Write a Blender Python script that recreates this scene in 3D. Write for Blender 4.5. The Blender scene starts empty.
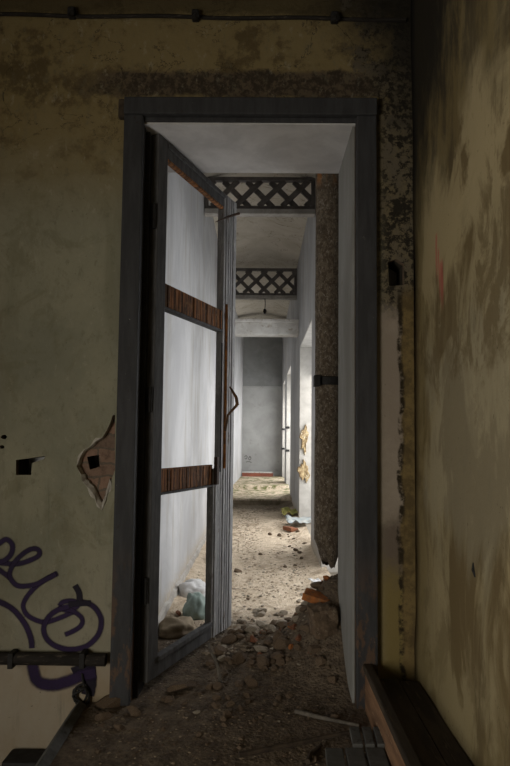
import bpy, bmesh, math, random
from mathutils import Vector, Matrix, noise as mnoise

S = bpy.context.scene
C = S.collection
R = math.radians
random.seed(7)

# ------------------------------------------------------------------ camera
F = 580.0                      # focal length in pixels of the 510 x 766 frame
CAM = Vector((0, 0, 1.2))
PITCH, ROLL, YAW = 3.6, 0.62, 0.62
cd = bpy.data.cameras.new('camera')
cam = bpy.data.objects.new('camera', cd); C.objects.link(cam)
cd.sensor_fit = 'VERTICAL'; cd.sensor_height = 36.0; cd.lens = 36.0 * F / 766.0
cd.shift_y = 19.0 / 766.0
cd.clip_start = 0.05; cd.clip_end = 200
CM = Matrix.Rotation(R(YAW), 4, 'Z') @ Matrix.Rotation(R(90 + PITCH), 4, 'X') @ Matrix.Rotation(R(ROLL), 4, 'Z')
cam.matrix_world = Matrix.Translation(CAM) @ CM
S.camera = cam

# ------------------------------------------------------------------ light
S.view_settings.view_transform = 'Standard'
S.view_settings.look = 'None'
S.view_settings.gamma = 1.0
S.view_settings.exposure = 0.0
w = bpy.data.worlds.new('overcast sky'); S.world = w; w.use_nodes = True
w.node_tree.nodes['Background'].inputs[0].default_value = (0.93, 0.96, 1.0, 1)
w.node_tree.nodes['Background'].inputs[1].default_value = 2.0


def area(name, loc, to, sx, sy, power, col):
    l = bpy.data.lights.new(name, 'AREA'); l.shape = 'RECTANGLE'; l.size = sx; l.size_y = sy
    l.energy = power; l.color = col
    o = bpy.data.objects.new(name, l); C.objects.link(o); o.location = loc
    o.rotation_euler = (Vector(to) - Vector(loc)).to_track_quat('-Z', 'Z').to_euler()
    return o


DAY = (1.0, 0.98, 0.95)
# daylight through the tall openings of the corridor; the hidden one and room window are added for light
area('daylight_added_opening', (0.98, 4.50, 1.30), (0, 4.50, 1.0), 1.4, 2.3, 26, DAY)
area('daylight_near_opening', (0.98, 7.40, 1.30), (0, 7.40, 1.0), 1.7, 2.3, 38, DAY)
area('daylight_middle_opening', (0.95, 11.9, 1.40), (0, 11.9, 1.2), 1.6, 2.2, 48, DAY)
area('daylight_far_opening', (0.95, 14.3, 1.40), (0, 14.3, 1.2), 1.5, 2.2, 40, DAY)
area('daylight_added_window', (-2.45, -0.75, 0.80), (0.4, 2.2, 0.9), 1.3, 1.7, 88, (1.0, 0.93, 0.80))


# ------------------------------------------------------------------ node helper
class G:
    def __init__(s, name):
        s.m = bpy.data.materials.new(name); s.m.use_nodes = True
        s.t = s.m.node_tree; s.n = s.t.nodes; s.l = s.t.links
        s.b = s.n['Principled BSDF']
        s.tc = s.n.new('ShaderNodeTexCoord')
        s.P = s.tc.outputs['Object']
        x = s.n.new('ShaderNodeSeparateXYZ'); s.l.new(s.P, x.inputs[0])
        s.X, s.Y, s.Z = x.outputs

    def put(s, sock, v):
        if hasattr(v, 'is_output'):
            s.l.new(v, sock)
        elif isinstance(v, (tuple, list)) and len(v) == 3 and sock.type == 'RGBA':
            sock.default_value = (*v, 1)
        else:
            sock.default_value = v

    def op(s, o, *a):
        n = s.n.new('ShaderNodeMath'); n.operation = o
        for i, v in enumerate(a): s.put(n.inputs[i], v)
        return n.outputs[0]

    def add(s, a, b): return s.op('ADD', a, b)
    def sub(s, a, b): return s.op('SUBTRACT', a, b)
    def mul(s, a, b): return s.op('MULTIPLY', a, b)
    def mx(s, a, b): return s.op('MAXIMUM', a, b)

    def noise(s, scale=5, detail=6, rough=.6, dist=0, stretch=None, off=(0, 0, 0), vec=None):
        v = vec or s.P
        if stretch or any(off):
            mp = s.n.new('ShaderNodeMapping'); s.l.new(v, mp.inputs[0])
            mp.inputs['Scale'].default_value = stretch or (1, 1, 1)
            mp.inputs['Location'].default_value = off
            v = mp.outputs[0]
        n = s.n.new('ShaderNodeTexNoise'); s.l.new(v, n.inputs['Vector'])
        n.inputs['Scale'].default_value = scale; n.inputs['Detail'].default_value = detail
        n.inputs['Roughness'].default_value = rough; n.inputs['Distortion'].default_value = dist
        return n.outputs['Fac']

    def voronoi(s, scale, feature='F1', out='Distance'):
        n = s.n.new('ShaderNodeTexVoronoi'); n.feature = feature; s.l.new(s.P, n.inputs['Vector'])
        n.inputs['Scale'].default_value = scale
        return n.outputs[out]

    def step(s, v, a, b):                    # 0 below a, 1 above b (b may be under a)
        n = s.n.new('ShaderNodeMapRange'); n.interpolation_type = 'SMOOTHSTEP'
        s.put(n.inputs[0], v)
        if a <= b:
            n.inputs[1].default_value = a; n.inputs[2].default_value = b
            return n.outputs[0]
        n.inputs[1].default_value = b; n.inputs[2].default_value = a
        return s.sub(1.0, n.outputs[0])

    def mix(s, f, a, b):
        n = s.n.new('ShaderNodeMix'); n.data_type = 'RGBA'
        s.put(n.inputs[0], f); s.put(n.inputs[6], a); s.put(n.inputs[7], b)
        return n.outputs[2]

    def done(s, col, rough=.9, bump=None, strength=.3, dist=.01, metal=0, spec=.25):
        s.put(s.b.inputs['Base Color'], col); s.put(s.b.inputs['Roughness'], rough)
        s.b.inputs['Metallic'].default_value = metal
        s.b.inputs['Specular IOR Level'].default_value = spec
        if bump is not None:
            n = s.n.new('ShaderNodeBump'); n.inputs['Strength'].default_value = strength
            n.inputs['Distance'].default_value = dist
            s.l.new(bump, n.inputs['Height']); s.l.new(n.outputs[0], s.b.inputs['Normal'])
        return s.m


M = {}


def simple(name, a, b, scale=12, rough=.85, stretch=None, bump=.3, dist=.004, third=None, metal=0, spec=.25):
    g = G(name); n = g.noise(scale, 8, .65, .3, stretch)
    c = g.mix(g.step(n, .35, .65), a, b)
    if third:
        m = g.noise(scale * 2.3, 6, .7, 0, stretch, (3.1, 7.7, 1.3))
        c = g.mix(g.step(m, .56, .66), c, third)
    M[name] = g.done(c, rough, n, bump, dist, metal, spec)
    return M[name]


# --- room door wall plaster
g = G('room_plaster')
n1 = g.noise(1.6, 8, .65, .4); n2 = g.noise(9, 8, .7); n3 = g.noise(38, 4, .7)
streak = g.noise(5, 7, .65, .5, (1, 1, .22))
c = g.mix(g.step(n1, .35, .65), (.255, .242, .172), (.190, .186, .136))
c = g.mix(g.mul(g.step(streak, .48, .7), .45), c, (.140, .132, .085))
c = g.mix(g.mul(g.step(g.noise(4.2, 8, .7, .6, None, (5, 1, 2)), .52, .64), .45), c, (.145, .128, .075))
zj = g.add(g.Z, g.mul(g.sub(n1, .5), .9))
c = g.mix(g.mul(g.step(zj, .75, .15), .5), c, (.30, .275, .215))          # paler towards the foot of the wall
c = g.mix(g.mul(g.step(zj, 2.05, 2.75), .85), c, (.205, .150, .062))          # ochre damp at the top
c = g.mix(g.mul(g.step(g.add(n2, g.mul(g.sub(n1, .5), .8)), .5, .68), g.mul(g.step(zj, 2.0, 3.0), .8)), c, (.075, .052, .022))
# broken band of bare render over the lintel
wob = g.add(g.Z, g.mul(g.sub(n2, .5), .10))
band = g.mul(g.step(wob, 2.83, 2.855), g.step(wob, 2.985, 2.96))
band = g.mul(band, g.step(g.add(g.X, g.mul(g.sub(n1, .5), .8)), -.92, -.62))
c = g.mix(g.mul(band, .95), c, g.mix(g.step(g.add(n3, g.mul(g.sub(n2, .5), .8)), .4, .62), (.030, .022, .016), (.095, .070, .046)))
crack = g.mul(g.step(g.op('ABSOLUTE', g.sub(g.noise(2.1, 7, .65, 1.0, None, (9, 1, 4)), .5)), .006, .001), g.step(g.Z, 2.2, 2.9))
c = g.mix(g.mul(crack, .8), c, (.03, .022, .014))
fine = g.noise(22, 8, .78, .2, (1, 1, .6), (1, 6, 2))
c = g.mix(g.mul(g.step(fine, .53, .68), .5), c, (.13, .118, .078))
c = g.mix(g.mul(g.step(fine, .44, .34), .35), c, (.34, .315, .235))
# top strip above the cable
c = g.mix(g.mul(g.step(g.add(g.Z, g.mul(g.sub(n2, .5), .12)), 3.22, 3.28), .8), c, (.05, .038, .018))
skirt = g.step(g.add(g.Z, g.mul(g.sub(n2, .5), .02)), .21, .195)
c = g.mix(g.mul(skirt, .85), c, g.mix(g.step(g.add(n1, g.mul(g.X, .4)), .0, .3), (.34, .295, .23), (.27, .19, .105)))
drip = g.mul(g.step(g.noise(7, 7, .7, .3, (1, 1, .12), (2, 2, 6)), .56, .68), g.mul(g.step(g.Z, 1.35, 1.0), g.step(g.X, -.45, -.5)))
c = g.mix(g.mul(drip, .55), c, (.105, .10, .07))
# right of the door: mould above, pinkish patch, ochre foot
rj = g.step(g.add(g.X, g.mul(g.mul(g.sub(n2, .5), 1.3), g.step(g.Z, 2.78, 2.86))), .46, .60)
zr = g.add(g.Z, g.mul(g.sub(n2, .5), .35))
pink = g.mix(g.step(n1, .4, .6), (.33, .28, .225), (.26, .215, .17))
pink = g.mix(g.step(zr, .92, .75), pink, (.135, .105, .08))
pink = g.mix(g.step(zr, .72, .5), pink, (.19, .145, .055))
mould = g.mix(g.step(g.add(g.noise(34, 8, .8, .2), g.mul(g.sub(n2, .5), .5)), .46, .54), (.022, .018, .012), g.mix(g.step(n2, .4, .65), (.155, .125, .072), (.12, .10, .07)))
pink = g.mix(g.step(zr, 1.72, 1.88), pink, mould)
edge = g.add(g.X, g.mul(g.sub(g.noise(6, 6, .6), .5), .07))
pink = g.mix(g.mul(g.step(edge, .645, .66), g.step(g.Z, 1.95, 1.85)), pink, g.mix(g.step(n2, .4, .6), (.19, .135, .055), (.10, .07, .03)))
line = g.mul(g.step(edge, .632, .642), g.step(edge, .668, .652))
pink = g.mix(g.mul(g.mul(line, g.step(g.Z, 1.95, 1.85)), g.step(g.noise(14, 5, .7), .38, .55)), pink, (.028, .02, .01))
c = g.mix(rj, c, pink)
# black damp in the upper corner
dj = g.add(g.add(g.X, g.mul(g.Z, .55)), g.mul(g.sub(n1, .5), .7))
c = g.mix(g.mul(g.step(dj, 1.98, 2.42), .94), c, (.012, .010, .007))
c = g.mix(g.mul(g.step(g.noise(60, 3, .5), .68, .74), .6), c, (.06, .05, .03))
M['room_plaster'] = g.done(c, .92, g.add(n3, g.mul(n2, 1.5)), .35, .006)

# --- right wall
g = G('stained_plaster')
n1 = g.noise(1.9, 8, .62, .6, (1, 1, .7)); n2 = g.noise(8, 8, .7, .3, (1, 1, .35)); n3 = g.noise(40, 4, .7)
c = g.mix(g.step(n1, .35, .65), (.34, .275, .155), (.255, .208, .115))
c = g.mix(g.mul(g.step(g.noise(3.0, 8, .6, .8, (1, 1, .45), (2, 5, 1)), .485, .56), .85), c, (.112, .076, .030))
zj = g.add(g.Z, g.mul(g.sub(n1, .5), 1.4))
c = g.mix(g.mul(g.step(zj, 2.15, 2.5), .85), c, g.mix(g.step(n2, .4, .6), (.150, .112, .048), (.062, .048, .025)))
c = g.mix(g.mul(g.step(g.add(g.Y, g.mul(g.sub(n2, .5), .5)), 2.35, 2.62), .75), c, g.mix(g.step(n2, .45, .6), (.13, .095, .035), (.19, .145, .06)))
c = g.mix(g.mul(g.mul(g.step(zj, 1.75, 1.2), g.step(g.noise(5, 8, .7, .5, (1, 1, .5), (7, 3, 3)), .50, .60)), .6), c, (.125, .09, .042))
c = g.mix(g.mul(g.step(zj, .65, .1), .7), c, (.19, .152, .072))
c = g.mix(g.mul(g.step(n2, .54, .66), .65), c, (.10, .072, .032))
wz = g.add(g.Z, g.mul(g.sub(g.noise(2.6, 8, .65, .7, (1, 1, .6), (3, 3, 3)), .5), 1.1)); wy = g.add(g.Y, g.mul(g.sub(g.noise(3.4, 8, .65, .7, (1, 1, .6), (8, 3, 1)), .5), .9))
tan = g.mul(g.mul(g.step(wz, 1.82, 1.95), g.step(wz, 2.32, 2.18)), g.mul(g.step(wy, 2.02, 2.12), g.step(wy, 2.52, 2.42)))
c = g.mix(g.mul(tan, .9), c, (.33, .265, .145))
low_pale = g.mul(g.mul(g.step(wz, .75, .95), g.step(wz, 1.75, 1.55)), g.step(wy, 2.55, 2.40))
c = g.mix(g.mul(low_pale, .45), c, (.29, .26, .18))
brown = g.mul(g.mul(g.step(wz, 1.42, 1.55), g.step(wz, 1.95, 1.82)), g.step(g.noise(6, 8, .7, .6, (1, 1, .5), (1, 9, 4)), .44, .54))
c = g.mix(g.mul(brown, .75), c, (.12, .085, .038))
rn = g.mul(g.sub(g.noise(16, 6, .7, 0, (1, 1, .4)), .5), .03)
for y0_, w_, za_, zb_ in ((2.345, .020, 1.83, 2.06), (2.285, .030, 1.70, 1.93), (2.315, .012, 1.74, 1.99)):
    d_ = g.op('ABSOLUTE', g.add(g.sub(g.Y, y0_), rn))
    m_ = g.mul(g.step(d_, w_, w_ * .3), g.mul(g.step(g.Z, za_, za_ + .12), g.step(g.Z, zb_, zb_ - .03)))
    c = g.mix(g.mul(m_, .62), c, (.42, .085, .075))
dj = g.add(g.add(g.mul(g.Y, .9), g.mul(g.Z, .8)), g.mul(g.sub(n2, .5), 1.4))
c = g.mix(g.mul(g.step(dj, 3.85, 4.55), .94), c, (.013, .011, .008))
c = g.mix(g.mul(g.step(g.noise(55, 3, .5), .68, .75), .5), c, (.07, .05, .025))
M['stained_plaster'] = g.done(c, .9, g.add(n3, g.mul(n2, 2)), .3, .006)

# --- corridor whitewash
g = G('whitewash')
n1 = g.noise(1.3, 8, .65, .5); st = g.noise(4.5, 8, .65, .6, (1, 1, .16)); n3 = g.noise(30, 5, .7)
c = g.mix(g.step(n1, .35, .65), (.45, .45, .455), (.35, .35, .355))
c = g.mix(g.mul(g.step(st, .49, .63), .7), c, (.33, .315, .28))
c = g.mix(g.mul(g.step(g.add(g.Z, g.mul(g.sub(n3, .5), .35)), .22, .06), .8), c, (.36, .31, .24))
c = g.mix(g.step(g.noise(22, 6, .7), .66, .70), c, (.38, .34, .28))
M['whitewash'] = g.done(c, .9, g.add(n3, n1), .25, .006)

g = G('grey_wash')
n1 = g.noise(2.2, 8, .6, .4); n3 = g.noise(30, 5, .7)
c = g.mix(g.step(n1, .3, .7), (.42, .42, .41), (.33, .33, .32))
c = g.mix(g.mul(g.step(g.noise(6, 6, .7), .56, .7), .5), c, (.24, .235, .22))
M['grey_wash'] = g.done(c, .9, n3, .2, .005)

g = G('beige_ceiling')
n1 = g.noise(2.5, 8, .65, .8); n3 = g.noise(30, 5, .7)
c = g.mix(g.step(n1, .3, .7), (.50, .46, .39), (.40, .36, .29))
c = g.mix(g.step(g.op('ABSOLUTE', g.sub(g.noise(1.7, 5, .6, 1.2), .5)), .006, .0), c, (.18, .15, .11))
M['beige_ceiling'] = g.done(c, .92, n3, .25, .006)

g = G('reveal_paint')
n1 = g.noise(3, 8, .65, .5, (1, 1, .3)); n3 = g.noise(30, 5, .7)
c = g.mix(g.step(n1, .35, .7), (.30, .30, .29), (.20, .195, .18))
c = g.mix(g.step(g.noise(9, 7, .7), .62, .68), c, (.22, .20, .17))
M['reveal_paint'] = g.done(c, .9, n3, .25, .006)

g = G('window_reveal')
n1 = g.noise(9, 7, .65, .5); n3 = g.noise(30, 5, .7)
c = g.mix(g.step(n1, .3, .7), (.47, .45, .41), (.38, .36, .325))
M['window_reveal'] = g.done(c, .9, n3, .25, .006)

simple('peeled_plaster', (.44, .34, .19), (.20, .135, .07), 14, .95, None, .6, .02, (.60, .54, .40))
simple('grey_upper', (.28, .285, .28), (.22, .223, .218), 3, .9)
simple('head_paint', (.56, .55, .55), (.44, .43, .43), 4, .9)
simple('crumb_tan', (.36, .285, .20), (.24, .185, .125), 14, .95)

# --- brick under fallen plaster
g = G('brick')
bt = g.n.new('ShaderNodeTexBrick')
dn = g.n.new('ShaderNodeTexNoise'); g.l.new(g.P, dn.inputs['Vector']); dn.inputs['Scale'].default_value = 14; dn.inputs['Detail'].default_value = 5
vm = g.n.new('ShaderNodeVectorMath'); vm.operation = 'MULTIPLY_ADD'; g.l.new(dn.outputs['Color'], vm.inputs[0]); vm.inputs[1].default_value = (.05, .05, .05); g.l.new(g.P, vm.inputs[2])
mp = g.n.new('ShaderNodeMapping'); g.l.new(vm.outputs[0], mp.inputs[0]); mp.inputs['Rotation'].default_value = (R(90), 0, 0)
g.l.new(mp.outputs[0], bt.inputs['Vector'])
bt.inputs['Color1'].default_value = (.25, .155, .11, 1); bt.inputs['Color2'].default_value = (.165, .115, .085, 1)
bt.inputs['Mortar'].default_value = (.13, .105, .08, 1); bt.inputs['Scale'].default_value = 1
bt.inputs['Mortar Size'].default_value = .006; bt.inputs['Brick Width'].default_value = .21; bt.inputs['Row Height'].default_value = .065
n2 = g.noise(22, 7, .7)
c = g.mix(g.mul(g.step(n2, .45, .7), .6), bt.outputs[0], (.06, .04, .03))
M['brick'] = g.done(c, .95, n2, .7, .015)

# --- floor dirt
g = G('dirt')
n1 = g.noise(2.2, 8, .65, .4); n2 = g.noise(16, 8, .72); n3 = g.noise(70, 5, .7)
pale = g.step(g.add(g.Y, g.mul(g.sub(n1, .5), 1.6)), 3.3, 4.4)  # paler dust in the corridor, its brighter light also put into the colour
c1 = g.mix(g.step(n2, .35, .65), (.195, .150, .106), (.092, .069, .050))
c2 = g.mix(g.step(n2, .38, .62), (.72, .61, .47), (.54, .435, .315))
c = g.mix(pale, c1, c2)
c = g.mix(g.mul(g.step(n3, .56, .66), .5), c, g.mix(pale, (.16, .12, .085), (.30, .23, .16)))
tw = g.noise(5, 8, .7, .8, (1, .6, 1), (4, 4, 4))
c = g.mix(g.mul(g.mul(pale, g.step(tw, .5, .62)), .6), c, (.30, .225, .15))
far = g.step(g.Y, 9.0, 11.5)
c = g.mix(g.mul(far, g.step(g.noise(7, 7, .7, 0, None, (1, 2, 3)), .45, .6)), c, (.14, .15, .05))
step_dark = g.mul(g.step(g.add(g.Y, g.mul(g.sub(n2, .5), 1.2)), 9.5, 10.1), g.step(g.Z, .125, .09))  # darker ground before the corridor step and up its face
c = g.mix(g.mul(step_dark, .8), c, (.07, .05, .03))
v = g.voronoi(60)
M['dirt'] = g.done(c, .95, g.add(g.mul(n2, 1.5), g.add(n3, v)), .8, .012)

# --- painted wood
g = G('grey_paint')
n1 = g.noise(4, 8, .65, .3, (6, 6, 1)); n2 = g.noise(30, 7, .72, 0, (1, 1, .5))
c = g.mix(g.step(n1, .35, .65), (.047, .047, .050), (.032, .032, .034))
c = g.mix(g.mul(g.step(n2, .60, .66), .7), c, (.035, .028, .022))
c = g.mix(g.step(g.noise(45, 5, .7), .70, .73), c, (.20, .19, .175))
low = g.mul(g.step(g.Z, .75, .3), g.step(g.noise(13, 6, .7, 0, (1, 1, .4)), .48, .56))
c = g.mix(g.mul(low, .8), c, (.11, .065, .04))
M['grey_paint'] = g.done(c, .75, g.add(n1, n2), .3, .003)

g = G('door_paint')
n1 = g.noise(5, 8, .65, .3, (7, 7, .6)); n2 = g.noise(30, 7, .75, 0, (1.4, 1.4, .35))
c = g.mix(g.step(n1, .35, .65), (.36, .357, .36), (.22, .216, .216))
c = g.mix(g.mul(g.step(n2, .52, .60), .7), c, (.46, .455, .44))
c = g.mix(g.mul(g.step(g.noise(18, 6, .7, 0, (1, 1, .25), (4, 1, 2)), .58, .64), .8), c, (.10, .062, .035))
M['door_paint'] = g.done(c, .8, g.add(n1, n2), .4, .004)

simple('dark_stile', (.11, .108, .11), (.065, .064, .064), 6, .8, (6, 6, 1), .3, .003, (.075, .07, .066))
g = G('bare_wood')
n1 = g.noise(9, 8, .7, .3, (6, 1, .5)); n2 = g.noise(24, 6, .7)
c = g.mix(g.step(n1, .40, .56), (.34, .135, .042), (.085, .042, .02))
c = g.mix(g.mul(g.step(n2, .52, .66), .6), c, (.30, .15, .055))
M['bare_wood'] = g.done(c, .85, n1, .7, .01)
simple('rusty_orange', (.38, .15, .03), (.16, .07, .025), 25, .8)
simple('rust', (.085, .045, .028), (.045, .033, .027), 25, .8, None, .4, .003)
simple('old_rust', (.16, .085, .04), (.09, .055, .035), 25, .8, None, .4, .003)
simple('dark_iron', (.025, .024, .024), (.014, .013, .012), 30, .7)
simple('lattice_wood', (.15, .135, .125), (.09, .081, .075), 8, .8)
simple('pale_trim', (.42, .40, .37), (.30, .28, .25), 8, .85)
simple('white_beam', (.66, .65, .62), (.52, .50, .47), 6, .85, (1, 1, 1), .3, .005, (.40, .36, .30))
g = G('pipe_crust')
n1 = g.noise(4, 8, .7, .4); n2 = g.noise(46, 7, .8, .2, (1, 1, .6)); n3 = g.noise(70, 4, .85, 0, (1, 1, .7))
c = g.mix(g.step(n2, .42, .6), (.10, .075, .052), (.21, .17, .125))
c = g.mix(g.step(n3, .55, .62), c, (.34, .30, .255))
c = g.mix(g.mul(g.step(n1, .52, .66), .6), c, (.035, .027, .02))
ang = g.mul(g.step(g.X, .395, .375), g.step(g.Z, 2.25, 2.4))
c = g.mix(g.mul(ang, g.step(g.noise(12, 5, .7, 0, (1, 1, .3)), .40, .56)), c, (.55, .21, .05))
M['pipe_crust'] = g.done(c, .95, g.add(n2, n3), .9, .012)
simple('step_wood', (.055, .040, .027), (.026, .020, .014), 5, .75, (4, .5, 4), .4, .005, (.085, .062, .04))
simple('riser_wood', (.24, .135, .075), (.13, .072, .042), 6, .8, (4, .5, 4), .4, .005, (.34, .22, .13))
simple('rail_dark', (.024, .020, .017), (.013, .011, .009), 8, .85, (1, 4, 4), .4, .004, (.075, .062, .047))
simple('stick', (.075, .055, .038), (.035, .026, .019), 20, .9)
simple('pale_stick', (.17, .15, .125), (.08, .07, .058), 20, .9)
simple('tile_grey', (.105, .105, .10), (.065, .063, .058), 14, .8, None, .3, .003, (.04, .034, .028))
simple('stone_pale', (.40, .35, .28), (.24, .20, .15), 18, .95, None, .5, .008, (.13, .10, .07))
simple('stone_brown', (.17, .12, .08), (.09, .063, .042), 18, .95, None, .5, .008, (.24, .19, .14))
simple('brick_red', (.25, .10, .05), (.15, .062, .035), 18, .95, None, .5, .008, (.30, .20, .13))
simple('brick_orange', (.46, .16, .045), (.24, .10, .04), 18, .95, None, .5, .008, (.22, .13, .07))
simple('red_plank', (.33, .115, .07), (.22, .08, .055), 8, .8)
simple('white_plastic', (.66, .66, .66), (.48, .47, .46), 9, .55, None, .3, .006)
simple('green_plastic', (.30, .38, .345), (.20, .25, .22), 9, .5, None, .3, .006)
simple('tan_sack', (.33, .27, .19), (.22, .17, .115), 9, .9, None, .4, .006)
simple('blue_sheet', (.30, .35, .37), (.36, .36, .33), 6, .6)
simple('leaf_yellow', (.48, .43, .14), (.30, .31, .09), 8, .8)
simple('torn_plaster', (.46, .43, .38), (.30, .275, .235), 20, .95, None, .5, .006)
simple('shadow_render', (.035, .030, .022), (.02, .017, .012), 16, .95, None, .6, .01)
simple('room_shell', (.20, .17, .10), (.12, .10, .06), 3, .95)
simple('frame_lilac', (.24, .22, .25), (.15, .14, .16), 9, .8)


def spray(name, col, core=.32):
    g = G(name); uv = g.n.new('ShaderNodeSeparateXYZ'); g.l.new(g.tc.outputs['UV'], uv.inputs[0])
    d = g.op('ABSOLUTE', g.sub(uv.outputs[1], .5))
    a = g.step(g.add(d, g.mul(g.sub(g.noise(40, 5, .7), .5), .14)), .47, core)
    ends = g.mul(g.step(uv.outputs[0], 0, .03), g.step(uv.outputs[0], 1, .97))
    g.put(g.b.inputs['Alpha'], g.mul(g.mul(a, ends), .95))
    M[name] = g.done(g.mix(g.step(g.noise(5, 4, .6), .3, .7), col, tuple(x * .55 for x in col)), .7)


spray('purple_spray', (.024, .011, .050), .22)
spray('dark_spray', (.012, .008, .020), .36)
spray('scribble', (.16, .16, .15), .3)


# ------------------------------------------------------------------ geometry helpers
def cam_ray(px, py):
    d = Vector(((px - 255) / F, -(py - 383) / F + cd.shift_y * 766 / F, -1))
    return (CM.to_3x3() @ d)


def at(px, py, Y):
    """the point of the plane y = Y that the photograph shows at this pixel"""
    d = cam_ray(px, py); return CAM + d * (Y / d.y)


def onfloor(px, py, z=0.0):
    d = cam_ray(px, py); return CAM + d * ((z - CAM.z) / d.z)


class MB:
    def __init__(s): s.bm = bmesh.new()

    def box(s, a, b, bev=0, mat=None):
        a = Vector(a); b = Vector(b); c = (a + b) / 2; d = b - a
        r = bmesh.ops.create_cube(s.bm, size=1)
        vs = r['verts']
        for v in vs: v.co = Vector((v.co.x * d.x, v.co.y * d.y, v.co.z * d.z)) + c
        if mat is not None: bmesh.ops.transform(s.bm, matrix=mat, verts=vs)
        if bev:
            es = list({e for v in vs for e in v.link_edges})
            bmesh.ops.bevel(s.bm, geom=es, offset=bev, segments=2, affect='EDGES', profile=.6)
        return s

    def bar(s, p, q, wx, wy, bev=0, up=(0, 0, 1)):
        p = Vector(p); q = Vector(q); d = (q - p); L = d.length; z = d.normalized()
        x = Vector(up).cross(z)
        if x.length < 1e-4: x = Vector((1, 0, 0))
        x.normalize(); y = z.cross(x)
        m = Matrix((x, y, z)).transposed().to_4x4(); m.translation = p
        return s.box((-wx / 2, -wy / 2, 0), (wx / 2, wy / 2, L), bev, m)

    def tube(s, pts, r, n=10, cap=True):
        pts = [Vector(p) for p in pts]; rs = r if isinstance(r, (list, tuple)) else [r] * len(pts)
        rings = []; prev = None
        for i, p in enumerate(pts):
            t = (pts[min(i + 1, len(pts) - 1)] - pts[max(i - 1, 0)]).normalized()
            if prev is None:
                x = t.orthogonal().normalized()
            else:
                x = (prev - t * prev.dot(t)).normalized()
            prev = x; y = t.cross(x)
            rings.append([s.bm.verts.new(p + (x * math.cos(k * 2 * math.pi / n) + y * math.sin(k * 2 * math.pi / n)) * rs[i]) for k in range(n)])
        for a, b in zip(rings, rings[1:]):
            for k in range(n): s.bm.faces.new((a[k], a[(k + 1) % n], b[(k + 1) % n], b[k]))
        if cap:
            s.bm.faces.new(rings[0][::-1]); s.bm.faces.new(rings[-1])
        return s

    def poly_wall(s, outer, holes, y0, y1, edge_slot=0, axis='y'):
        """a flat sheet with holes in the xz plane, y0 facing the camera, thickened to y1"""
        bm = s.bm; es = []
        for loop in [outer] + holes:
            vs = [bm.verts.new((p[0], y0, p[1])) for p in loop]
            es += [bm.edges.new((vs[i], vs[(i + 1) % len(vs)])) for i in range(len(vs))]
        r = bmesh.ops.triangle_fill(bm, edges=es, use_beauty=True, use_dissolve=False)
        fs = [f for f in r['geom'] if isinstance(f, bmesh.types.BMFace)]
        ex = bmesh.ops.extrude_face_region(bm, geom=fs)
        nv = [e for e in ex['geom'] if isinstance(e, bmesh.types.BMVert)]
        for v in nv: v.co.y = y1
        bmesh.ops.recalc_face_normals(bm, faces=bm.faces)
        for f in bm.faces:
            if abs(f.normal.y) < .5: f.material_index = edge_slot
        return s

    def build(s, name, mat, parent=None, smooth=False, mats=None):
        me = bpy.data.meshes.new(name)
        bmesh.ops.recalc_face_normals(s.bm, faces=s.bm.faces)
        s.bm.to_mesh(me); s.bm.free()
        for m in (mats or [mat]): me.materials.append(M[m])
        if smooth:
            for p in me.polygons: p.use_smooth = True
        o = bpy.data.objects.new(name, me); C.objects.link(o)
        if parent: o.parent = parent
        return o


def tag(o, label=None, cat=None, group=None, kind=None):
    for k, v in (('label', label), ('category', cat), ('group', group), ('kind', kind)):
        if v: o[k] = v
    return o


def empty(name, loc=(0, 0, 0), rz=0):
    o = bpy.data.objects.new(name, None); C.objects.link(o); o.location = loc; o.rotation_euler = (0, 0, rz)
    o.empty_display_size = .05
    return o


def struct(o): o['kind'] = 'structure'; return o


def copy_tree(o, parent=None):
    c = o.copy(); C.objects.link(c)
    if parent: c.parent = parent
    for ch in list(o.children): copy_tree(ch, c)
    return c


# ------------------------------------------------------------------ the shell
YW = 2.70                                  # face of the door wall
CORNER = .712                              # where it meets the right wall
DX0, DX1, DZ = -.585, .438, 2.718          # door opening
XL, XR = -.63, .556                        # corridor walls

patch = [(p.x, p.z) for p in (at(x, y, YW) for x, y in [(113, 415), (110, 424), (103, 437), (96, 441), (90, 447), (84, 450), (80, 458), (77, 466), (81, 474), (83, 482), (90, 489), (95, 496), (97, 503), (102, 510), (106, 501), (109, 488), (112, 478), (115, 470), (115, 415)])]
hole_l = [(p.x, p.z) for p in (at(x, y, YW) for x, y in [(16, 460), (31, 458), (45, 456), (44, 459), (32, 463), (31, 475), (16, 475)])]
hole_r = [(p.x, p.z) for p in (at(x, y, YW) for x, y in [(388, 262), (396, 259), (404, 264), (404, 285), (389, 286)])]
small = [[(at(x + 3.2 * math.cos(t) * k, y + 2.4 * math.sin(t) * k, YW).x, at(x + 3 * math.cos(t), y + 2.4 * math.sin(t) * k, YW).z) for t in [i * math.pi / 3 for i in range(6)]] for x, y, k in ((4, 437, 1), (2, 447, .8))]
outer = [(-2.35, -.9), (DX0, -.9), (DX0, DZ), (DX1, DZ), (DX1, -.9), (CORNER, -.9), (CORNER, 3.62), (-2.35, 3.62)]
wf = MB().poly_wall(outer, [patch, hole_l, hole_r] + small, YW, YW + .03, 1)
wall_front = struct(wf.build('wall_front', None, mats=['room_plaster', 'stone_brown']))
core_out = [(-2.35, -.9), (DX0, -.9), (DX0, DZ), (DX1, DZ), (DX1, -.9), (1.2, -.9), (1.2, 4.3), (-2.35, 4.3)]
dent = [(p.x, p.z) for p in (at(x, y, YW) for x, y in [(85, 457), (97, 455), (98, 467), (88, 470)])]
MB().poly_wall(core_out, [hole_l, hole_r] + small + [dent], YW + .0302, YW + .15, 1).build('brick_core', None, wall_front, mats=['brick', 'shadow_render'])
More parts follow.
